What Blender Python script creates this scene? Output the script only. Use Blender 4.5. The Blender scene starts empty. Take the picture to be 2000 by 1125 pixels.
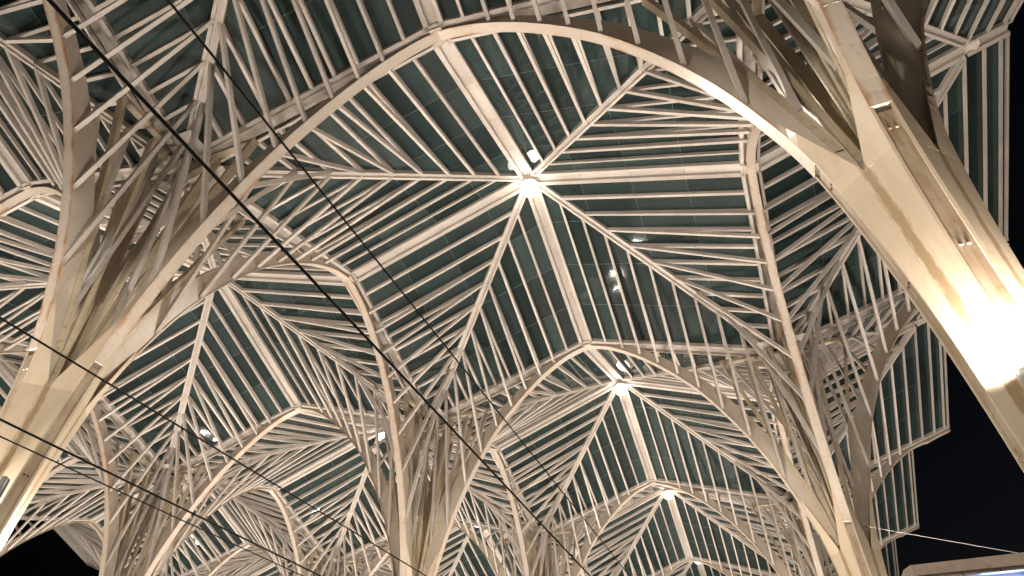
import bpy, math, random
from mathutils import Vector, Matrix

random.seed(7)
S = bpy.context.scene
COL = S.collection
PI = math.pi
Z0 = 19.8                       # height of the arch crowns above the platform
L = 17.0                        # bay size
HB = L / 2
HC, HM, HK = 3.22, 0.0, -2.75   # peak, crown and valley heights relative to Z0
EXT = 1.42                      # overhang past the outer ridge

# ------------------------------------------------------------------ camera
cam = bpy.data.cameras.new('camera')
cam_o = bpy.data.objects.new('camera', cam)
COL.objects.link(cam_o)
yaw, pit, rol = -0.3616, 0.7305, -0.0006
f = Vector((math.sin(yaw) * math.cos(pit), math.cos(yaw) * math.cos(pit), math.sin(pit)))
r0 = Vector((math.cos(yaw), -math.sin(yaw), 0))
u0 = r0.cross(f)
R = r0 * math.cos(rol) + u0 * math.sin(rol)
U = -r0 * math.sin(rol) + u0 * math.cos(rol)
CAM = Vector((5.1758, -7.3498, Z0 - 18.0922))
cam_o.matrix_world = Matrix(((R.x, U.x, -f.x, CAM.x), (R.y, U.y, -f.y, CAM.y), (R.z, U.z, -f.z, CAM.z), (0, 0, 0, 1)))
cam.sensor_width = 36
cam.lens = 36 * 1191.2 / 2000
cam.clip_start = 0.05
cam.clip_end = 4000
S.camera = cam_o

# ------------------------------------------------------------------ night sky, exposure
W = bpy.data.worlds.new('World')
S.world = W
W.use_nodes = True
wn = W.node_tree
sky = wn.nodes.new('ShaderNodeTexSky')
sky.sky_type = 'NISHITA'
sky.sun_disc = False
sky.sun_elevation = math.radians(-4)
sky.sun_rotation = math.radians(60)
bg = wn.nodes['Background']
bg.inputs['Strength'].default_value = 0.05
wn.links.new(sky.outputs[0], bg.inputs['Color'])
S.view_settings.view_transform = 'Standard'
S.view_settings.look = 'None'
S.view_settings.exposure = 0.5
S.view_settings.gamma = 1.0
S.render.engine = 'CYCLES'
S.cycles.max_bounces = 6
S.cycles.diffuse_bounces = 3
S.cycles.glossy_bounces = 3
S.cycles.transparent_max_bounces = 8
S.cycles.sample_clamp_indirect = 4.0
S.cycles.use_denoising = True
S.cycles.use_light_tree = True

FLOOD_W = 2450.0
PEAK_W = 14000.0
FLOOD_COL = (1.0, 0.88, 0.77)
PEAK_EMIT = 11.0


# ------------------------------------------------------------------ materials
def nodes_of(name):
    m = bpy.data.materials.new(name)
    m.use_nodes = True
    nt = m.node_tree
    return m, nt, nt.nodes['Principled BSDF']


def mat_paint(name, base, dirt, rough=0.45, amount=0.5, streak=True, rust=None, rust_amt=0.0, spots=0.35, valley=None):
    """painted steel with grime in world space, so no two members look alike"""
    m, nt, b = nodes_of(name)
    N = nt.nodes.new
    Lk = nt.links.new
    geo = N('ShaderNodeNewGeometry')
    n1 = N('ShaderNodeTexNoise'); n1.inputs['Scale'].default_value = 0.9; n1.inputs['Detail'].default_value = 3
    Lk(geo.outputs['Position'], n1.inputs['Vector'])
    mp = N('ShaderNodeMapping'); mp.inputs['Scale'].default_value = (7, 7, 0.7 if streak else 7)
    Lk(geo.outputs['Position'], mp.inputs['Vector'])
    n2 = N('ShaderNodeTexNoise'); n2.inputs['Scale'].default_value = 1.3; n2.inputs['Detail'].default_value = 4; n2.inputs['Roughness'].default_value = 0.65
    Lk(mp.outputs[0], n2.inputs['Vector'])
    add = N('ShaderNodeMath'); add.operation = 'MULTIPLY_ADD'
    Lk(n1.outputs['Fac'], add.inputs[0]); add.inputs[1].default_value = 0.55
    mul = N('ShaderNodeMath'); mul.operation = 'MULTIPLY'; mul.inputs[1].default_value = 0.45
    Lk(n2.outputs['Fac'], mul.inputs[0]); Lk(mul.outputs[0], add.inputs[2])
    ramp = N('ShaderNodeValToRGB')
    ramp.color_ramp.elements[0].position = 0.40; ramp.color_ramp.elements[0].color = (0, 0, 0, 1)
    ramp.color_ramp.elements[1].position = 0.68; ramp.color_ramp.elements[1].color = (1, 1, 1, 1)
    Lk(add.outputs[0], ramp.inputs[0])
    am = N('ShaderNodeMath'); am.operation = 'MULTIPLY'; am.inputs[1].default_value = amount
    Lk(ramp.outputs[0], am.inputs[0])
    mix = N('ShaderNodeMix'); mix.data_type = 'RGBA'
    mix.inputs['A'].default_value = (*base, 1); mix.inputs['B'].default_value = (*dirt, 1)
    Lk(am.outputs[0], mix.inputs['Factor'])
    # small chips and stains
    n3 = N('ShaderNodeTexNoise'); n3.inputs['Scale'].default_value = 9; n3.inputs['Detail'].default_value = 3
    Lk(geo.outputs['Position'], n3.inputs['Vector'])
    r3 = N('ShaderNodeValToRGB'); r3.color_ramp.elements[0].position = 0.60; r3.color_ramp.elements[1].position = 0.72
    Lk(n3.outputs['Fac'], r3.inputs[0])
    m3 = N('ShaderNodeMath'); m3.operation = 'MULTIPLY'; m3.inputs[1].default_value = spots
    Lk(r3.outputs[0], m3.inputs[0])
    mix2 = N('ShaderNodeMix'); mix2.data_type = 'RGBA'
    Lk(mix.outputs['Result'], mix2.inputs['A']); mix2.inputs['B'].default_value = (dirt[0] * .55, dirt[1] * .5, dirt[2] * .45, 1)
    Lk(m3.outputs[0], mix2.inputs['Factor'])
    out = mix2.outputs['Result']
    if rust:
        # rust creeping in from the plate edges (lateral object axis)
        tc = N('ShaderNodeTexCoord'); sep = N('ShaderNodeSeparateXYZ'); Lk(tc.outputs['Object'], sep.inputs[0])
        ab = N('ShaderNodeMath'); ab.operation = 'ABSOLUTE'; Lk(sep.outputs['Y'], ab.inputs[0])
        n4 = N('ShaderNodeTexNoise'); n4.inputs['Scale'].default_value = 2.2; n4.inputs['Detail'].default_value = 4
        Lk(geo.outputs['Position'], n4.inputs['Vector'])
        ma = N('ShaderNodeMath'); ma.operation = 'MULTIPLY_ADD'; ma.inputs[1].default_value = 0.30
        Lk(n4.outputs['Fac'], ma.inputs[0]); Lk(ab.outputs[0], ma.inputs[2])
        r4 = N('ShaderNodeValToRGB'); r4.color_ramp.elements[0].position = 0.235; r4.color_ramp.elements[1].position = 0.33
        Lk(ma.outputs[0], r4.inputs[0])
        n6 = N('ShaderNodeTexNoise'); n6.inputs['Scale'].default_value = 0.22; n6.inputs['Detail'].default_value = 2
        Lk(geo.outputs['Position'], n6.inputs['Vector'])
        r6 = N('ShaderNodeMapRange'); r6.inputs['From Min'].default_value = .46; r6.inputs['From Max'].default_value = .58
        r6.inputs['To Min'].default_value = .12; r6.inputs['To Max'].default_value = rust_amt
        Lk(n6.outputs['Fac'], r6.inputs['Value'])
        m4 = N('ShaderNodeMath'); m4.operation = 'MULTIPLY'
        Lk(r4.outputs[0], m4.inputs[0]); Lk(r6.outputs[0], m4.inputs[1])
        mix3 = N('ShaderNodeMix'); mix3.data_type = 'RGBA'
        Lk(out, mix3.inputs['A']); mix3.inputs['B'].default_value = (*rust, 1); Lk(m4.outputs[0], mix3.inputs['Factor'])
        out = mix3.outputs['Result']
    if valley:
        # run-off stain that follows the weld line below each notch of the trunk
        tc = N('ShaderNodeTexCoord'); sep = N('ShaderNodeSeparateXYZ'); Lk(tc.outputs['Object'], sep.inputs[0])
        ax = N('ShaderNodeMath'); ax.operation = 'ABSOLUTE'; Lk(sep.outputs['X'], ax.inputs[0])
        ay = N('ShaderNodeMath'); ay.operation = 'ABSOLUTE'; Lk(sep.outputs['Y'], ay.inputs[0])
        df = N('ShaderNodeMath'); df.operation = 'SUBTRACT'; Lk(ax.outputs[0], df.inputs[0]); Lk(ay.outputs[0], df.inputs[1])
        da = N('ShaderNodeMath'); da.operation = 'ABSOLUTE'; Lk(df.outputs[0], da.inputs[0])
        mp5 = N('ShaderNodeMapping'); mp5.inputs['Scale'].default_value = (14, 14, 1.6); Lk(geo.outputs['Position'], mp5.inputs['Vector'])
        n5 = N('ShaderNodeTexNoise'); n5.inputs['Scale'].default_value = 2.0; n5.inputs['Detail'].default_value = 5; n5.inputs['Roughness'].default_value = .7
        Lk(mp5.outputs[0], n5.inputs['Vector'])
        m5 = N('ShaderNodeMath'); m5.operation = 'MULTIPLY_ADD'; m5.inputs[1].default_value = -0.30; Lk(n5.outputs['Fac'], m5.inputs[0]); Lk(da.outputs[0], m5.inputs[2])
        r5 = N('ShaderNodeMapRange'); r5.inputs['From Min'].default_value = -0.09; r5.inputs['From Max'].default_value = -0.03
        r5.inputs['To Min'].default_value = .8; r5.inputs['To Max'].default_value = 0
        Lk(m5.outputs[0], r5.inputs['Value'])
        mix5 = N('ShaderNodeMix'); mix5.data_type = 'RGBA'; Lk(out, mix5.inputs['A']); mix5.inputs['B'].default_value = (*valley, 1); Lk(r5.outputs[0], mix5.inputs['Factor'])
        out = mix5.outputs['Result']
    oi = N('ShaderNodeObjectInfo')
    hv = N('ShaderNodeHueSaturation')
    mr = N('ShaderNodeMapRange'); mr.inputs['To Min'].default_value = .80; mr.inputs['To Max'].default_value = 1.06
    Lk(oi.outputs['Random'], mr.inputs['Value']); Lk(mr.outputs[0], hv.inputs['Value']); Lk(out, hv.inputs['Color'])
    out = hv.outputs['Color']
    Lk(out, b.inputs['Base Color'])
    b.inputs['Roughness'].default_value = rough
    b.inputs['Specular IOR Level'].default_value = 0.35
    return m


def mat_plain(name, col, rough=0.5, metal=0.0, emit=None, strength=0.0):
    m, nt, b = nodes_of(name)
    n = nt.nodes.new('ShaderNodeTexNoise'); n.inputs['Scale'].default_value = 6
    mx = nt.nodes.new('ShaderNodeMix'); mx.data_type = 'RGBA'
    mx.inputs['A'].default_value = (*col, 1); mx.inputs['B'].default_value = (*[c * .7 for c in col], 1)
    nt.links.new(n.outputs['Fac'], mx.inputs['Factor'])
    nt.links.new(mx.outputs['Result'], b.inputs['Base Color'])
    b.inputs['Roughness'].default_value = rough
    b.inputs['Metallic'].default_value = metal
    if emit:
        b.inputs['Emission Color'].default_value = (*emit, 1)
        b.inputs['Emission Strength'].default_value = strength
    return m


def mat_glass(name):
    """dusty green roof glass: part see-through, part dust film, glossy front"""
    m, nt, b = nodes_of(name)
    N = nt.nodes.new; Lk = nt.links.new
    geo = N('ShaderNodeNewGeometry')
    n1 = N('ShaderNodeTexNoise'); n1.inputs['Scale'].default_value = 0.6; n1.inputs['Detail'].default_value = 4; n1.inputs['Roughness'].default_value = 0.62
    Lk(geo.outputs['Position'], n1.inputs['Vector'])
    mx = N('ShaderNodeMix'); mx.data_type = 'RGBA'
    mx.inputs['A'].default_value = (0.016, 0.027, 0.0275, 1); mx.inputs['B'].default_value = (0.041, 0.062, 0.061, 1)
    Lk(n1.outputs['Fac'], mx.inputs['Factor'])
    # fine wipe marks
    mp = N('ShaderNodeMapping'); mp.inputs['Scale'].default_value = (1.2, 4, 2); Lk(geo.outputs['Position'], mp.inputs['Vector'])
    n2 = N('ShaderNodeTexNoise'); n2.inputs['Scale'].default_value = 2.5; n2.inputs['Detail'].default_value = 5; n2.inputs['Distortion'].default_value = 1.2
    Lk(mp.outputs[0], n2.inputs['Vector'])
    rp = N('ShaderNodeValToRGB'); rp.color_ramp.elements[0].position = 0.58; rp.color_ramp.elements[1].position = 0.8
    Lk(n2.outputs['Fac'], rp.inputs[0])
    ml = N('ShaderNodeMath'); ml.operation = 'MULTIPLY'; ml.inputs[1].default_value = 0.35; Lk(rp.outputs[0], ml.inputs[0])
    mx2 = N('ShaderNodeMix'); mx2.data_type = 'RGBA'; Lk(mx.outputs['Result'], mx2.inputs['A']); mx2.inputs['B'].default_value = (0.085, 0.095, 0.085, 1)
    Lk(ml.outputs[0], mx2.inputs['Factor'])
    oi = N('ShaderNodeObjectInfo'); hv = N('ShaderNodeHueSaturation')
    mr = N('ShaderNodeMapRange'); mr.inputs['To Min'].default_value = .65; mr.inputs['To Max'].default_value = 1.35
    Lk(oi.outputs['Random'], mr.inputs['Value']); Lk(mr.outputs[0], hv.inputs['Value']); Lk(mx2.outputs['Result'], hv.inputs['Color'])
    Lk(hv.outputs['Color'], b.inputs['Base Color'])
    b.inputs['Roughness'].default_value = 0.035
    b.inputs['IOR'].default_value = 1.5
    tr = N('ShaderNodeBsdfTransparent'); tr.inputs['Color'].default_value = (0.75, 0.9, 0.86, 1)
    ms = N('ShaderNodeMixShader'); ms.inputs[0].default_value = 0.25
    out = nt.nodes['Material Output']
    Lk(b.outputs[0], ms.inputs[1]); Lk(tr.outputs[0], ms.inputs[2]); Lk(ms.outputs[0], out.inputs['Surface'])
    return m


M_ROOF = mat_paint('roof_steel_paint', (0.48, 0.435, 0.39), (0.25, 0.20, 0.155), 0.45, 0.45, False, spots=0.15)
M_RIB = mat_paint('rib_steel_paint', (0.47, 0.41, 0.34), (0.30, 0.23, 0.16), 0.42, 0.5, True, spots=0.2)
M_FLANGE = mat_paint('rusting_flange_paint', (0.49, 0.43, 0.365), (0.36, 0.28, 0.20), 0.40, 0.4, True, rust=(0.31, 0.135, 0.042), rust_amt=0.85)
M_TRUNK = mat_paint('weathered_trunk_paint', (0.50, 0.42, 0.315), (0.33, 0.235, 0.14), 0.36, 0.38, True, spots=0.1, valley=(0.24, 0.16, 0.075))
M_GROOVE = mat_paint('rust_streaked_groove', (0.34, 0.28, 0.205), (0.15, 0.08, 0.035), 0.5, 0.9, True, spots=0.3)
M_POST = mat_paint('grimy_post_paint', (0.47, 0.395, 0.285), (0.22, 0.165, 0.095), 0.5, 0.55, True, spots=0.5)
M_GLASS = mat_glass('dusty_green_glass')
M_SEAL = mat_plain('grey_glazing_seal', (0.09, 0.105, 0.10), 0.6)
M_WIRE = mat_plain('black_wire', (0.004, 0.0036, 0.0032), 0.9)
M_HOUS = mat_plain('grey_lamp_housing', (0.42, 0.38, 0.36), 0.4)
M_DARK = mat_plain('black_lamp_bracket', (0.02, 0.018, 0.016), 0.5)
M_PEAK = mat_plain('white_lamp_lens', (0.9, 0.9, 0.85), 0.3, emit=(1.0, 0.93, 0.80), strength=PEAK_EMIT)
M_PEAK_DIM = mat_plain('dim_white_lamp_lens', (0.9, 0.9, 0.85), 0.3, emit=(1.0, 0.93, 0.82), strength=4.0)
M_LENS = mat_plain('warm_flood_lens', (0.9, 0.85, 0.7), 0.3, emit=(1.0, 0.80, 0.55), strength=30)
for _m in (M_PEAK, M_PEAK_DIM, M_LENS):
    _m.cycles.emission_sampling = 'NONE'     # their light comes from the lamp inside each fixture
M_SCREEN = mat_plain('blue_white_screen', (0.3, 0.4, 0.6), 0.3, emit=(0.25, 0.45, 1.0), strength=30)
M_KROOF = mat_paint('kiosk_roof_paint', (0.34, 0.28, 0.24), (0.18, 0.13, 0.10), 0.45, 0.6, False)
M_KIOSK = mat_plain('kiosk_brown_panel', (0.30, 0.21, 0.20), 0.4)
M_FLOOR = mat_plain('platform_concrete', (0.42, 0.40, 0.37), 0.8)
M_BALLAST = mat_plain('track_ballast', (0.10, 0.09, 0.08), 0.9)


# ------------------------------------------------------------------ mesh helpers
class MB:
    def __init__(s):
        s.v = []; s.f = []

    def add(s, vs, fs):
        k = len(s.v); s.v += [tuple(v) for v in vs]; s.f += [tuple(i + k for i in q) for q in fs]
        return s

    def sections(s, secs, cap=True, closed=True):
        """sweep: list of equally long point loops"""
        n = len(secs[0]); k = len(s.v)
        for q in secs:
            s.v += [tuple(p) for p in q]
        for i in range(len(secs) - 1):
            for j in range(n if closed else n - 1):
                a = k + i * n + j; b = k + i * n + (j + 1) % n
                s.f.append((a, b, b + n, a + n))
        if cap:
            s.f.append(tuple(k + j for j in reversed(range(n))))
            s.f.append(tuple(k + (len(secs) - 1) * n + j for j in range(n)))
        return s

    def bar(s, p, q, w, d, side, up=Vector((0, 0, 1))):
        """box member: its bottom centre line runs p to q, w wide along side, d deep along up"""
        p = Vector(p); q = Vector(q); sd = Vector(side).normalized() * (w / 2); u = Vector(up) * d
        s.sections([[e - sd, e + sd, e + sd + u, e - sd + u] for e in (p, q)])
        return s

    def mesh(s, name, mat, smooth=False):
        m = bpy.data.meshes.new(name); m.from_pydata(s.v, [], s.f); m.update()
        import bmesh
        b = bmesh.new(); b.from_mesh(m); bmesh.ops.recalc_face_normals(b, faces=b.faces); b.to_mesh(m); b.free()
        if smooth:
            for p in m.polygons: p.use_smooth = True
        m.materials.append(mat)
        return m


def child(parent, mesh, name, rz=0.0, sy=1.0, loc=(0, 0, 0), label=None, stuff=False):
    o = bpy.data.objects.new(name, mesh); COL.objects.link(o)
    o.parent = parent; o.location = loc; o.rotation_euler = (0, 0, rz); o.scale = (1, sy, 1)
    if label: o['label'] = label
    if stuff: o['kind'] = 'stuff'
    return o


def root(name, loc, label, cat, group=None, rz=0.0):
    o = bpy.data.objects.new(name, None); COL.objects.link(o); o.empty_display_size = 0.2
    o.location = loc; o.rotation_euler = (0, 0, rz); o['label'] = label; o['category'] = cat
    if group: o['group'] = group
    return o


def single(name, mesh, label=None, cat=None, group=None, kind=None, loc=(0, 0, 0)):
    o = bpy.data.objects.new(name, mesh); COL.objects.link(o); o.location = loc
    if label: o['label'] = label
    if cat: o['category'] = cat
    if group: o['group'] = group
    if kind: o['kind'] = kind
    return o


def lathe(mb, prof, n=16, c=(0, 0)):
    secs = [[(c[0] + r * math.cos(2 * PI * j / n), c[1] + r * math.sin(2 * PI * j / n), z) for j in range(n)] for r, z in prof]
    mb.sections(secs)
    return mb


def tube(mb, pts, r, n=6):
    secs = []
    for i, p in enumerate(pts):
        p = Vector(p); t = (Vector(pts[min(i + 1, len(pts) - 1)]) - Vector(pts[max(i - 1, 0)])).normalized()
        a = t.cross(Vector((0, 0, 1)) if abs(t.z) < .9 else Vector((1, 0, 0))).normalized(); b = t.cross(a)
        secs.append([p + a * r * math.cos(2 * PI * j / n) + b * r * math.sin(2 * PI * j / n) for j in range(n)])
    mb.sections(secs)
    return mb


# ------------------------------------------------------------------ ground
g = MB(); g.add([(-900, -900, -1.15), (900, -900, -1.15), (900, 900, -1.15), (-900, 900, -1.15)], [(0, 1, 2, 3)])
single('ground', g.mesh('ground', M_BALLAST), kind='structure')
for x0, x1 in ((4.45, 14.5), (-13.2, -2.85), (-30.5, -20.5), (-48.0, -38.0)):
    g = MB(); g.add([(x, y, z) for z in (-1.15, 0) for x, y in ((x0, -60), (x1, -60), (x1, 120), (x0, 120))],
                    [(0, 3, 2, 1), (4, 5, 6, 7), (0, 1, 5, 4), (1, 2, 6, 5), (2, 3, 7, 6), (3, 0, 4, 7)])
    single('platform', g.mesh('platform', M_FLOOR), kind='structure')


# ------------------------------------------------------------------ roof bay meshes, one octant: a along the ridge, b away from it
def zp(a, b):
    return HC + (HM - HC) * a / HB + (HK - HM) * b / HB


SP = 0.757
US = [0.98 + SP * k for k in range(10)]       # rafter offsets
RAIL = HB - 0.29
RW, RD = 0.100, 0.155                            # rafter width, depth
GZ = 0.185                                      # underside of the glass above the rafter soffit
BSL = (HK - HM) / HB
SIDE = Vector((0, 1, BSL))                      # in-plane lateral direction


def rafter_mb(u, a0, a1, mb=None, w=RW, d=RD):
    mb = mb or MB()
    mb.bar((a0, u, zp(a0, u)), (a1, u, zp(a1, u)), w, d, SIDE)
    # glazing bar: the narrow stem between steel and glass
    mb.bar((a0 + .02, u, zp(a0 + .02, u) + d), (a1 - .02, u, zp(a1 - .02, u) + d), 0.06, GZ - d - .004, SIDE)
    return mb


def clip_poly(poly, fn):
    out = []
    for i in range(len(poly)):
        p, q = poly[i], poly[(i + 1) % len(poly)]
        fp, fq = fn(p), fn(q)
        if fp >= 0: out.append(p)
        if (fp >= 0) != (fq >= 0):
            t = fp / (fp - fq); out.append((p[0] + (q[0] - p[0]) * t, p[1] + (q[1] - p[1]) * t))
    return out


def pane_mb(b0, b1, alo, ahi, mb=None, diag=True):
    mb = mb or MB()
    poly = [(alo, b0), (ahi, b0), (ahi, b1), (alo, b1)]
    if diag: poly = clip_poly(poly, lambda p: p[0] - p[1] - 0.03)
    if len(poly) < 3: return None
    n = len(poly)
    area = abs(sum(poly[i][0] * poly[(i + 1) % n][1] - poly[(i + 1) % n][0] * poly[i][1] for i in range(n))) / 2
    if area < 0.02: return None
    vs = [(a, b, zp(a, b) + GZ + h) for h in (0, 0.02) for a, b in poly]
    fs = [tuple(reversed(range(n))), tuple(range(n, 2 * n))] + [(i, (i + 1) % n, n + (i + 1) % n, n + i) for i in range(n)]
    mb.add(vs, fs)
    return mb


RAFTERS = [rafter_mb(u, u + 0.12, RAIL - 0.02).mesh('rafter', M_ROOF) for u in US]
STRIPS = list(zip([0.30] + US, US + [HB - 0.12]))
CUTS = [RAIL + 0.10 - 2.06 * k for k in range(6)]
PANES_FINE, PANES_STRIP = [], []
for b0, b1 in STRIPS:
    for k in range(4):
        alo = CUTS[k + 1] if k < 3 else 0.0
        p = pane_mb(b0 + .012, b1 - .012, max(alo, 0) + .008, CUTS[k] - .008)
        if p: PANES_FINE.append(p.mesh('glass_pane', M_GLASS))
    p = pane_mb(b0 + .012, b1 - .012, 0.0, CUTS[0])
    if p: PANES_STRIP.append(p.mesh('glass_pane', M_GLASS))
sl = MB()
for k in (1, 2, 3):
    a = CUTS[k]
    sl.bar((a, .3, zp(a, .3) + GZ - .012), (a, a - .1, zp(a, a - .1) + GZ - .012), 0.02, 0.008, (1, 0, (HM - HC) / HB))
SEAL = sl.mesh('glazing_seal', M_SEAL)
EDGE_RAIL = MB().bar((RAIL, 0.0, zp(RAIL, 0)), (RAIL, HB - .38, zp(RAIL, HB - .38)), 0.12, 0.18, (1, 0, (HM - HC) / HB)).mesh('edge_rail', M_ROOF)
_w = (HM - HC) / HB
RIDGE_BAR = MB().bar((0.22, 0.25, zp(.22, .25)), (HB - .20, 0.25, zp(HB - .2, .25)), 0.15, 0.18, SIDE).mesh('ridge_bar', M_ROOF)
RIDGE_PANELS = []
for k in range(4):
    a0, a1 = .25 + k * 2.0, .25 + k * 2.0 + 1.985
    RIDGE_PANELS.append(MB().bar((a0, 0, zp(a0, 0) + .06), (a1, 0, zp(a1, 0) + .06), 0.36, 0.03, (0, 1, 0)).mesh('ridge_panel', M_ROOF))
VALLEY = []
_s = 1 / math.sqrt(2)
vb = MB()
for sg in (-1, 1):
    o = Vector((-_s, _s, 0)) * (0.115 * sg)
    p, q = Vector((.28, .28, zp(.28, .28) - .02)) + o, Vector((HB - .45, HB - .45, zp(HB - .45, HB - .45) - .02)) + o
    VALLEY.append(MB().bar(p, q, 0.10, 0.20, (-_s, _s, 0)).mesh('valley_bar', M_ROOF))
VALLEY_WEB = MB().bar((.28, .28, zp(.28, .28) + .07), (HB - .45, HB - .45, zp(HB - .45, HB - .45) + .07), 0.128, 0.04, (-_s, _s, 0)).mesh('valley_plate', M_ROOF)
HUB = lathe(MB(), [(.30, HC - .02), (.34, HC + .02), (.34, HC + .13), (.1, HC + .17)], 8).mesh('peak_hub', M_ROOF)

# joined versions for the last row
jr, jp = MB(), MB()
for u in US: rafter_mb(u, u + 0.12, RAIL - 0.02, jr)
for b0, b1 in STRIPS: pane_mb(b0 + .012, b1 - .012, 0.0, CUTS[0], jp)
J_RAFT = jr.mesh('rafter', M_ROOF); J_PANE = jp.mesh('glass_pane', M_GLASS)

# outer strip beyond the last ridge (b negative)
OUT_U = [0.223, -0.534, -1.16, -1.40]
OUT_RAFT = [rafter_mb(u, .30, RAIL - .02).mesh('rafter', M_ROOF) for u in OUT_U]
OUT_PANES = []
for b0, b1 in ((0.223, 0.98), (-0.534, 0.223), (-1.16, -0.534), (-1.40, -1.16)):
    for k in range(4):
        p = pane_mb(b0 + .012, b1 - .012, (CUTS[k + 1] if k < 3 else .3) + .008, CUTS[k] - .008, diag=b0 > 0)
        if p: OUT_PANES.append(p.mesh('glass_pane', M_GLASS))
OUT_RAIL = MB().bar((RAIL, -EXT - .05, zp(RAIL, -EXT - .05)), (RAIL, -0.001, zp(RAIL, 0)), 0.12, 0.18, (1, 0, _w)).mesh('edge_rail', M_ROOF)
OUT_RIDGE = MB().bar((.25, -EXT - .05, zp(.25, -EXT - .05)), (.25, .1, zp(.25, .1)), 0.15, 0.18, (1, 0, _w)).mesh('ridge_bar', M_ROOF)
OUT_PANEL = MB().bar((0, -EXT, zp(0, -EXT) + .06), (0, -.25, zp(0, -.25) + .06), 0.36, 0.03, (1, 0, 0)).mesh('ridge_panel', M_ROOF)


def octant(e, k, sg, detail, half=False):
    rz = k * PI / 2
    if detail == 0:
        child(e, J_RAFT, 'rafter', rz, sg, stuff=True); child(e, J_PANE, 'glass_pane', rz, sg, stuff=True)
    else:
        for m in RAFTERS: child(e, m, 'rafter', rz, sg)
        src = PANES_FINE if detail == 2 else PANES_STRIP
        for i, m in enumerate(src):
            if half and m.vertices[0].co.y < 0.9 and i < 4: continue
            child(e, m, 'glass_pane', rz, sg)
    child(e, SEAL, 'glazing_seal', rz, sg, stuff=True)
    child(e, EDGE_RAIL, 'edge_rail', rz, sg)


def bay(ix, iy, detail, label):
    cx, cy = ix * L, iy * L
    half = ix in (1, -3)
    e = root('glass_roof_bay', (cx, cy, Z0), label, 'glass roof', 'folded glass roof bays', PI if ix == -3 else 0)
    if not half:
        for k in range(4):
            for sg in (1, -1):
                octant(e, k, sg, detail)
                child(e, RIDGE_BAR, 'ridge_bar', k * PI / 2, sg)
            for m in RIDGE_PANELS: child(e, m, 'ridge_panel', k * PI / 2)
            for m in VALLEY: child(e, m, 'valley_bar', k * PI / 2)
            child(e, VALLEY_WEB, 'valley_plate', k * PI / 2)
    else:
        octant(e, 2, 1, detail); octant(e, 2, -1, detail)
        octant(e, 1, 1, max(detail, 1), True); octant(e, 3, -1, max(detail, 1), True)
        for sg in (1, -1): child(e, RIDGE_BAR, 'ridge_bar', PI, sg)
        for m in RIDGE_PANELS: child(e, m, 'ridge_panel', PI)
        for k in (1, 2):
            for m in VALLEY: child(e, m, 'valley_bar', k * PI / 2)
            child(e, VALLEY_WEB, 'valley_plate', k * PI / 2)
        for k, sg in ((1, 1), (3, -1)):
            for m in OUT_RAFT: child(e, m, 'rafter', k * PI / 2, sg)
            for m in OUT_PANES: child(e, m, 'glass_pane', k * PI / 2, sg)
            child(e, OUT_RAIL, 'edge_rail', k * PI / 2, sg); child(e, OUT_RIDGE, 'ridge_bar', k * PI / 2, sg)
        child(e, OUT_PANEL, 'ridge_panel', PI / 2)
    child(e, HUB, 'peak_hub')
    return e


# ------------------------------------------------------------------ tree column meshes, one arm along +x
PROF = [(8.5, -.02), (7.65, -.28), (6.8, -.74), (5.8, -1.48), (4.6, -2.65), (3.6, -3.9), (2.7, -5.4), (2.1, -6.6), (1.65, -7.7),
        (1.25, -8.9), (.98, -9.9), (.80, -11.0), (.66, -12.2), (.55, -13.5), (.49, -15.0), (.46, -17.0), (.48, -19.8)]


def catmull(P, n):
    out = []
    Q = [P[0]] + P + [P[-1]]
    for i in range(1, len(Q) - 2):
        for j in range(n):
            t = j / n
            out.append(tuple(0.5 * ((2 * Q[i][c]) + (-Q[i - 1][c] + Q[i + 1][c]) * t + (2 * Q[i - 1][c] - 5 * Q[i][c] + 4 * Q[i + 1][c] - Q[i + 2][c]) * t * t
                                    + (-Q[i - 1][c] + 3 * Q[i][c] - 3 * Q[i + 1][c] + Q[i + 2][c]) * t ** 3) for c in (0, 1)))
    out.append(P[-1])
    return out


CURVE = catmull(PROF, 4)


def interp(x, tab):
    if x <= tab[0][0]: return tab[0][1]
    for (x0, y0), (x1, y1) in zip(tab, tab[1:]):
        if x <= x1: return y0 + (y1 - y0) * (x - x0) / (x1 - x0)
    return tab[-1][1]


def d_at(z):
    t = sorted([(p[1], p[0]) for p in CURVE]); return interp(z, t)


def z_at(d):
    t = sorted([(p[0], p[1]) for p in CURVE if p[1] > -12]); return interp(d, t)


def rail_z(d):
    return HK + (HM - HK) * d / HB


DEPTH = [(.7, .45), (.98, .56), (1.25, .62), (2, .66), (3, .60), (5, .47), (7, .35), (8.5, .27), (10, .25)]
FW = 0.31


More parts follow.
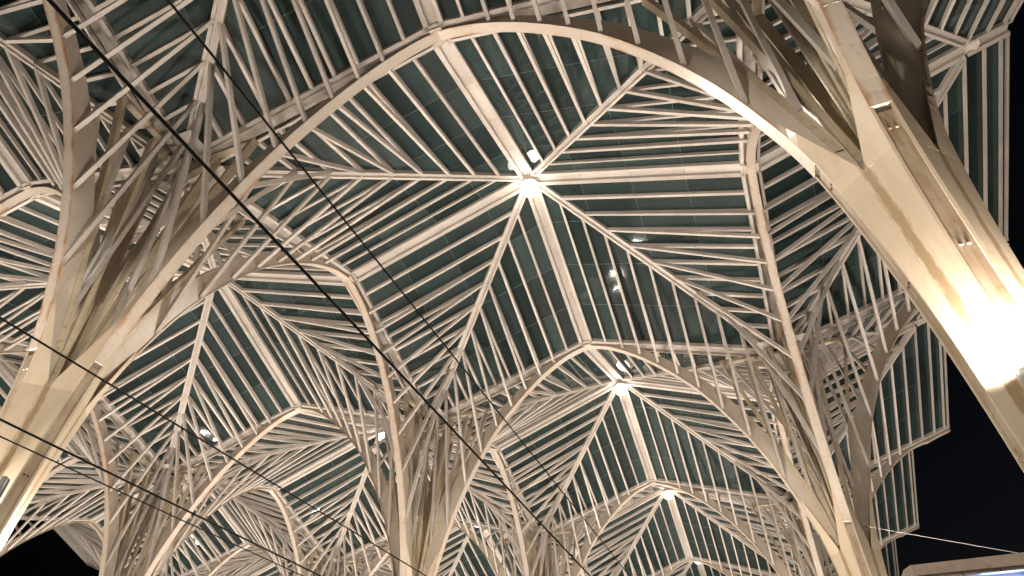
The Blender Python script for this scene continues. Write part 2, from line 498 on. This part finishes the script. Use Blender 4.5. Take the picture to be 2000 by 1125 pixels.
def rib_meshes(ext=False):
    c = [p for p in CURVE if p[1] > -10.75]
    if ext: c = [(8.5 + EXT + .05, .46), (9.2, .21)] + [(8.5, -.06)] + c[1:]
    fl, wb = [], []
    for i, (d, z) in enumerate(c):
        d0, z0 = c[max(i - 1, 0)]; d1, z1 = c[min(i + 1, len(c) - 1)]
        t = Vector((d1 - d0, 0, z1 - z0)).normalized()
        n = Vector((t.z, 0, -t.x))              # towards the hollow side, up at the crown
        if n.z < 0: n = -n
        p = Vector((d, 0, z))
        dep = interp(d, DEPTH)
        w = 0.105
        if z > -10.35:
            fl.append([p + Vector((0, -FW / 2, 0)), p + Vector((0, FW / 2, 0)), p + Vector((0, FW / 2, 0)) + n * .045, p + Vector((0, -FW / 2, 0)) + n * .045])
        ins = .04 if z > -10.3 else .14
        wb.append([p + Vector((0, -w, 0)) + n * ins, p + Vector((0, w, 0)) + n * ins, p + Vector((0, w, 0)) + n * dep, p + Vector((0, -w, 0)) + n * dep])
    web = MB().sections(wb).mesh('rib_web', M_RIB)
    flange = MB().sections(fl).mesh('rib_flange', M_FLANGE)
    return web, flange


RIB_WEB, RIB_FLANGE = rib_meshes()
RIBX_WEB, RIBX_FLANGE = rib_meshes(True)
# top lip along the web's upper edge
CROWN = MB().bar((HB - .20, 0, -.03), (HB - .002, 0, -.03), 0.50, 0.30, (0, 1, 0)).mesh('crown_block', M_RIB)

STRUTS = []
js = MB()
for u in US:
    d = HB - u
    za = z_at(d)
    if za > rail_z(d) - 0.12 and d > 6.9: continue
    p = Vector((d, d - .08, zp(u, u) - .03)); q = Vector((d, .12, max(za + .14, -8.7)))
    m = MB()
    # a strut that turns down into the rib with a rounded knee
    t = (q - p); kn = p + t * (1 - min(.35, .5 * t.length) / t.length)
    dirv = t.normalized(); up = Vector((0, -dirv.z, dirv.y))
    if up.z < 0: up = -up
    e = Vector((d, .10, q.z - .02))
    secs = []
    for c_, w_ in ((p, .105), (kn, .105), (q, .115)):
        sd = Vector((w_ / 2, 0, 0)); secs.append([c_ - sd, c_ + sd, c_ + sd + up * .145, c_ - sd + up * .145])
    m.sections(secs)
    js.add(m.v, m.f)
    STRUTS.append(m.mesh('strut', M_ROOF))
J_STRUT = js.mesh('strut', M_ROOF)

# gutter trough between the two edge rails
gt = MB()
secs = []
for d in (.35, HB - .01):
    z = rail_z(d) + .20
    secs.append([(d, -.21, z + .08), (d, -.14, z - .02), (d, .14, z - .02), (d, .21, z + .08), (d, .21, z + .10), (d, .14, z), (d, -.14, z), (d, -.21, z + .10)])
GUTTER = gt.sections(secs).mesh('gutter', M_ROOF)
gt = MB(); secs = []
for d in (.35, HB + EXT):
    z = rail_z(d) + .20
    secs.append([(d, -.21, z + .08), (d, -.14, z - .02), (d, .14, z - .02), (d, .21, z + .08), (d, .21, z + .10), (d, .14, z), (d, -.14, z), (d, -.21, z + .10)])
GUTTERX = gt.sections(secs).mesh('gutter', M_ROOF)

# trunk: cruciform shaft with grooved faces; the side skins dip into a valley below each notch
ZV = -10.95
FH = .158
secs = []
ZS = [-19.8, -17, -15.5] + [-14.8 + .175 * i for i in range(22)] + [ZV]


def mid_r(z):
    d = d_at(z) - .012
    return (d + FH) * _s


for z in ZS:
    d = d_at(z) - .012
    loop = []
    for k in range(4):
        c_, s_ = math.cos(k * PI / 2), math.sin(k * PI / 2)
        for x, y in ((d, -FH), (d, -.115), (d - .03, -.11), (d - .03, .11), (d, .115), (d, FH)):
            loop.append((x * c_ - y * s_, x * s_ + y * c_, z))
    secs.append(loop)
TRUNK = MB().sections(secs).mesh('trunk', M_TRUNK)
gsecs = []
for z in ZS + [-10.6, -10.28]:
    d = d_at(z) - .042
    gsecs.append([(d - (.02 if z < ZV - .1 else .34), -.109, z), (d - (.02 if z < ZV - .1 else .34), .109, z), (d + .006, .109, z), (d + .006, -.109, z)])
GROOVE = MB().sections(gsecs).mesh('groove_plate', M_GROOVE)

# bolt heads in the grooves
BOLTS = []
for z, y in ((-10.62, -.045), (-10.62, .045), (-12.75, -.04), (-12.75, .04)):
    b_ = MB(); x = d_at(z) - .04
    b_.sections([[(x + h, y + r * math.cos(2 * PI * j / 8), z + r * math.sin(2 * PI * j / 8)) for j in range(8)] for h, r in ((0, .024), (.016, .022), (.024, .010))])
    BOLTS.append(b_.mesh('bolt', M_GROOVE))

# leaf plates: the side skin runs up each rib and leaves a pointed notch between neighbours
lf = []
ztop = -8.9
rv = mid_r(ZV)
for i in range(9):
    t = i / 8; z = ZV - .02 + (ztop - ZV + .02) * t
    E_ = Vector((d_at(z) - .012, FH, z))
    V_ = Vector((rv * _s, rv * _s, ZV - .02)) * (1 - t) + Vector((d_at(ztop) - .10, FH - .02, ztop)) * t
    nrm = Vector((.5, .85, 0)).normalized() * .028
    lf.append([Vector((E_.x - .06, .112, z)), Vector((E_.x, .112, z)), E_, V_, V_ - nrm])
LEAF = MB().sections(lf).mesh('skin_plate', M_TRUNK)

# gusset plate with a round hole in each corner under the valley
gp = MB(); n_ = 16
ring_o, ring_i = [], []
for j in range(n_):
    a = 2 * PI * j / n_
    ca, sa = math.cos(a), math.sin(a)
    sc_ = .34 / max(abs(ca), abs(sa))
    ring_o.append((.70 + sc_ * ca, .70 + sc_ * sa)); ring_i.append((.66 + .10 * ca, .66 + .10 * sa))
gz = lambda x, y: HK + .32 * max(x, y) - .06
vs = [(x, y, gz(x, y) + h) for h in (0, .025) for x, y in ring_o + ring_i]
m_ = 2 * n_
fs = []
for j in range(n_):
    k = (j + 1) % n_
    fs += [(j, k, n_ + k, n_ + j), (m_ + j, m_ + n_ + j, m_ + n_ + k, m_ + k), (j, m_ + j, m_ + k, k), (n_ + j, n_ + k, m_ + n_ + k, m_ + n_ + j)]
GUSSET = gp.add(vs, fs).mesh('gusset_plate', M_ROOF)

# inner posts and their links under the valley
POSTS = []
for (p0, p1, p2, w, th) in (((.20, -11.2), (.62, -7.0), (1.25, rail_z(1.25) - .42), .26, .13), ((.50, -10.0), (1.30, -6.4), (2.55, rail_z(2.55) - .50), .24, .13)):
    secs = []
    for i in range(7):
        t = i / 6
        x = p0[0] * (1 - t) ** 2 + 2 * p1[0] * t * (1 - t) + p2[0] * t * t; z = p0[1] * (1 - t) ** 2 + 2 * p1[1] * t * (1 - t) + p2[1] * t * t
        secs.append([(x - th / 2, -w / 2, z), (x + th / 2, -w / 2, z), (x + th / 2, w / 2, z), (x - th / 2, w / 2, z)])
    POSTS.append(MB().sections(secs).mesh('inner_post', M_POST))
LINKS = [MB().bar((.30, 0, HK - .42), (1.30, 0, rail_z(1.25) - .50), .20, .14, (0, 1, 0)).mesh('link', M_POST),
         MB().bar((1.0, 0, rail_z(1.0) - .10), (2.60, 0, rail_z(2.55) - .58), .20, .14, (0, 1, 0)).mesh('link', M_POST)]

FUNNEL = lathe(MB(), [(.50, HK + .12), (.42, HK - .05), (.24, HK - .35), (.17, HK - .75), (.24, HK - .78), (.24, HK - .86), (.12, HK - .88)], 16).mesh('funnel', M_ROOF, True)
PIPE = lathe(MB(), [(.105, -11.2), (.105, HK - .87)], 12).mesh('downpipe', M_POST, True)
sp = MB(); secs = []
for d, z in ((.62, HK - .02), (.42, HK - .16), (.27, HK - .42), (.20, HK - .74)):
    w = .06 + .16 * (d - .2)
    secs.append([(d, -w, z), (d + .03, -w, z - .03), (d + .03, w, z - .03), (d, w, z)])
SPOUT = sp.sections(secs).mesh('spout', M_ROOF)


def tree(ix, iy, detail, label):
    e = root('tree_column', (ix * L, iy * L, 0), label, 'column', 'branching tree columns')
    e['kind'] = 'thing'
    up = (0, 0, Z0)
    child(e, TRUNK, 'trunk', loc=up)
    child(e, FUNNEL, 'funnel', loc=up); child(e, PIPE, 'downpipe', loc=up)
    for k in range(4):
        rz = k * PI / 2
        x = (ix == .5 and k == 0) or (ix == -2.5 and k == 2)
        o = child(e, RIBX_WEB if x else RIB_WEB, 'arched_rib', rz, loc=up)
        fl = child(o, RIBX_FLANGE if x else RIB_FLANGE, 'rib_flange')
        child(e, GROOVE, 'groove_plate', rz, loc=up)
        if iy == 0:
            for m in BOLTS: child(e, m, 'bolt', rz, loc=up)
        if not x: child(o, CROWN, 'crown_block')
        child(e, GUTTERX if x else GUTTER, 'gutter', rz, loc=up)
        child(e, SPOUT, 'spout', rz, loc=up)
        child(e, GUSSET, 'gusset_plate', rz, loc=up)
        for m in POSTS: child(e, m, 'inner_post', rz, loc=up)
        for m in LINKS: child(e, m, 'link', rz, loc=up)
        for sg in (1, -1):
            child(e, LEAF, 'skin_plate', rz, sg, loc=up)
            if detail:
                for m in STRUTS: child(e, m, 'strut', rz, sg, loc=up)
            else:
                child(e, J_STRUT, 'strut', rz, sg, loc=up, stuff=True)
    return e


# ------------------------------------------------------------------ floodlights on the columns
FZ = Z0 - 14.62
FL_CAN = lathe(MB(), [(.04, -.18), (.07, -.15), (.09, .02), (.095, .12), (.085, .12), (.08, .09), (.02, .085)], 16).mesh('housing', M_HOUS, True)
FL_LENS = lathe(MB(), [(.078, .092), (.076, .102), (.01, .104)], 16).mesh('lens', M_LENS, True)
FL_ARM = MB().bar((-.30, 0, -.10), (-.02, 0, -.10), .05, .05, (0, 1, 0)).mesh('bracket', M_DARK)
lamp = bpy.data.lights.new('flood_beam', 'SPOT')
lamp.energy = FLOOD_W; lamp.color = FLOOD_COL; lamp.spot_size = math.radians(180); lamp.spot_blend = 0.45; lamp.shadow_soft_size = 0.14


def flood(x, y, k, label):
    a = PI / 4 + k * PI / 2 + math.radians((10, -24, 22, -10)[k])
    r = 0.56
    e = root('floodlight', (x + r * math.cos(a), y + r * math.sin(a), FZ), label, 'floodlight', 'floodlights fixed to the tree columns', a)
    child(e, FL_CAN, 'housing'); child(e, FL_LENS, 'lens'); child(e, FL_ARM, 'bracket')
    o = bpy.data.objects.new('flood_beam', lamp); COL.objects.link(o); o.parent = e
    o.location = (0, 0, .13); o.rotation_euler = (PI, 0, 0)


# ------------------------------------------------------------------ place everything
ROW = {.5: 'right-hand row beside the open sky', -.5: 'second row from the right', -1.5: 'third row from the right', -2.5: 'far-left row'}
NTH = ['nearest', 'second', 'third', 'fourth', 'fifth']
for ix in (.5, -.5, -1.5, -2.5):
    for iy in range(0, 5):
        if ix == -2.5 and iy == 0: continue
        if (ix, iy) == (.5, 0): lb = 'big brightly lit cream tree column cut by the right edge of the picture'
        elif (ix, iy) == (-.5, 0): lb = 'big cream tree column with rust streaks rising from the lower left'
        elif (ix, iy) == (-.5, 1): lb = 'cream tree column with fanning struts at the bottom centre'
        elif (ix, iy) == (.5, 1): lb = 'cream tree column at lower right, in front of the dark sky'
        else: lb = f'cream branching tree column, {NTH[iy]} from the viewer in the {ROW[ix]}'
        tree(ix, iy, 1 if iy <= 2 else 0, lb)
        if iy <= 3:
            for k in range(4):
                if (ix, iy, k) == (.5, 0, 2): fl = 'round grey floodlight glaring on the bright right-hand column'
                elif (ix, iy, k) == (.5, 0, 1): fl = 'grey floodlight behind the edge of the bright right-hand column'
                else: fl = f'small uplight clamped low on the {NTH[iy]} column of the {ROW[ix]}'
                flood(ix * L, iy * L, k, fl)

BAYS = [(-1, -.5), (0, -.5), (1, -.5), (-2, .5), (-1, .5), (0, .5), (1, .5)] + [(x, y) for y in (1.5, 2.5, 3.5) for x in (-3, -2, -1, 0, 1)]
BX = {1: 'overhang beside the right-hand columns', 0: 'bay of the aisle with glaring lamps', -1: 'bay of the aisle left of the glaring lamps', -2: 'bay of the leftmost full aisle', -3: 'overhang beside the far-left columns'}
BY = {-.5: 'overhead', .5: 'nearest', 1.5: 'second', 2.5: 'third', 3.5: 'fourth'}
for ix, iy in BAYS:
    lb = f'dark glass roof {BX[ix]}, ' + ('overhead' if iy < 0 else BY[iy] + ' from the viewer')
    if (ix, iy) == (0, .5): lb = 'folded dark green glass roof bay around the biggest glaring lamp'
    bay(ix, iy, 2 if iy <= .5 else (1 if iy <= 2.5 else 0), lb)

# peak lamps
PK_H = lathe(MB(), [(.06, .30), (.12, .26), (.22, .16), (.31, .06), (.33, -.01), (.31, -.01), (.29, .02)], 20).mesh('housing', M_HOUS, True)
PK_L = lathe(MB(), [(.31, -.012), (.38, -.09), (.41, -.21), (.38, -.34), (.29, -.46), (.14, -.54), (.01, -.56)], 20).mesh('lens', M_PEAK, True)  # globe made larger than the real lamp, its bloom drawn as shape
PK_D = PK_L.copy(); PK_D.materials.clear(); PK_D.materials.append(M_PEAK_DIM)
PK_S = lathe(MB(), [(.025, .28), (.025, .62)], 8).mesh('stem', M_HOUS)
plamp = bpy.data.lights.new('peak_beam', 'SPOT')
plamp.energy = PEAK_W; plamp.color = (1.0, .90, .78); plamp.spot_size = math.radians(110); plamp.spot_blend = .5; plamp.shadow_soft_size = .12
PL = {(0, .5): 'biggest glaring round lamp at the roof peak in the middle of the picture', (0, 1.5): 'second glaring lamp along the central aisle of roof peaks',
      (0, 2.5): 'third and smallest glaring lamp along the central aisle of roof peaks', (-1, 1.5): 'dimmer lamp left of the central column, behind its ribs',
      (-1, 2.5): 'distant lamp at the third peak of the aisle left of centre', (0, 3.5): 'farthest lamp on the central aisle peak at the bottom edge',
      (0, -.5): 'lamp at the roof peak above the viewer', (-1, -.5): 'added unseen fill lamp at the peak overhead, above the left column'}  # the left overhead one is unseen, added as fill for the near ribs
for (ix, iy), lb in PL.items():
    e = root('peak_lamp', (ix * L, iy * L, Z0 + HC - .42), lb, 'lamp', 'lamps hanging at the roof peaks')
    child(e, PK_H, 'housing'); child(e, PK_L if ix == 0 else PK_D, 'lens'); child(e, PK_S, 'stem')
    o = bpy.data.objects.new('peak_beam', plamp); COL.objects.link(o); o.parent = e; o.location = (0, 0, -.60)


# ------------------------------------------------------------------ overhead line wires
def wire(name, xa, xb, z, r, label, cat='wire', sag=0.0):
    pts = []
    for i in range(41):
        y = -20 + i * 3.0
        t = ((y + 20) % 60) / 60
        pts.append((xa + (xb - xa) * y / 60, y, Z0 + z - sag * 4 * t * (1 - t)))
    single(name, tube(MB(), pts, r).mesh(name, M_WIRE, True), label, cat, 'overhead line wires')


wire('contact_wire', 2.64, 3.30, -15.0, .0125, 'thick black overhead wire crossing the big left arch rib')
wire('messenger_wire', 2.55, 3.48, -14.0, .0105, 'black overhead wire crossing above the thick one towards the middle')
wire('contact_wire', -1.41, .30, -15.0, .012, 'lower of the two dark wires crossing the left column foot')
wire('messenger_wire', -1.55, .35, -14.0, .012, 'upper dark wire crossing the left column')
wire('contact_wire', -1.69, .90, -15.0, .008, 'thin wire just under the lowest dark wire at lower left')

for xa, y, z0, z1 in ((2.80, 17.5, -15.0, -14.0), (-.9, 12.0, -15.0, -14.0), (2.95, 40, -15, -14)):
    single('dropper_wire', tube(MB(), [(xa, y, Z0 + z0), (xa - .02, y, Z0 + z1)], .006).mesh('dropper_wire', M_WIRE), f'thin vertical dropper joining two overhead wires {int(y)} metres along the track', 'wire', 'dropper wires')

# black downlight on the left column
e = root('downlight', (-7.78, -.42, Z0 - 13.55), 'black spotlight can at the lower left picture edge on the column', 'spotlight')
child(e, lathe(MB(), [(.03, .55), (.10, .50), (.11, .10), (.13, -.02), (.11, -.02), (.10, .02)], 14).mesh('housing', M_DARK, True), 'housing')
child(e, MB().bar((-.45, 0, .2), (-.08, 0, .2), .06, .06, (0, 1, 0)).mesh('bracket', M_DARK), 'bracket')

# kiosk roof at lower right
KX, KY, KZ = 6.98, 2.40, Z0 - 15.58
e = root('platform_kiosk', (KX + 2.4, KY + 1.6, 0), 'pale flat-roofed platform kiosk with a glowing blue screen at lower right', 'kiosk')
o_ = Vector((-KX - 2.4, -KY - 1.6, 0))
rf = MB(); secs = []
for x, t, y0 in ((KX, .05, KY + .10), (KX + .03, .09, KY + .03), (KX + .12, .13, KY), (KX + 4.6, .16, KY - .02), (KX + 4.8, .12, KY + .05)):
    secs.append([(x, y0, KZ), (x, y0, KZ + t), (x, KY + 3.2, KZ + t), (x, KY + 3.2, KZ)])
child(e, rf.sections(secs).mesh('kiosk_roof', M_KROOF), 'roof', loc=o_)
ft = MB()
ft.bar((KX + .18, KY + .04, KZ - .05), (KX + 4.6, KY + .04, KZ - .05), .05, .048, (0, 1, 0))
child(e, ft.mesh('fascia', M_KROOF), 'fascia', loc=o_)
for j in range(5):
    child(e, lathe(MB(), [(.012, -.004), (.012, .004)], 8).mesh('fixing', M_DARK), 'fixing', loc=Vector((KX + .25 + .42 * j, KY + .012, KZ - .03)) + o_).rotation_euler = (PI / 2, 0, 0)
wl = MB(); wl.add([(KX + a, KY + b, c) for c in (0, KZ - .002) for a, b in ((.35, .32), (4.5, .32), (4.5, 3.0), (.35, 3.0))],
                  [(0, 3, 2, 1), (4, 5, 6, 7), (0, 1, 5, 4), (1, 2, 6, 5), (2, 3, 7, 6), (3, 0, 4, 7)])
child(e, wl.mesh('kiosk_body', M_KIOSK), 'body', loc=o_)
sc = MB().bar((KX + .95, KY + .30, KZ - .42), (KX + 1.42, KY + .30, KZ - .42), .03, .34, (0, 1, 0))
child(e, sc.mesh('screen', M_SCREEN), 'screen', loc=o_)
sl_ = MB().bar((KX + .75, KY + .318, KZ - 2.5), (KX + .75, KY + .318, KZ - .01), .012, .01, (1, 0, 0), Vector((0, -1, 0)))
child(e, sl_.mesh('panel_joint', M_DARK), 'panel_joint', loc=o_)

single('stay_wire', tube(MB(), [(9.0, 16.6, Z0 - 10.2), (10.04, 16.6, Z0 - 10.57), (12.61, 16.6, Z0 - 11.46), (17, 16.6, Z0 - 13)], .007).mesh('stay_wire', M_HOUS), 'thin pale stay wire running from the column into the dark sky', 'wire')
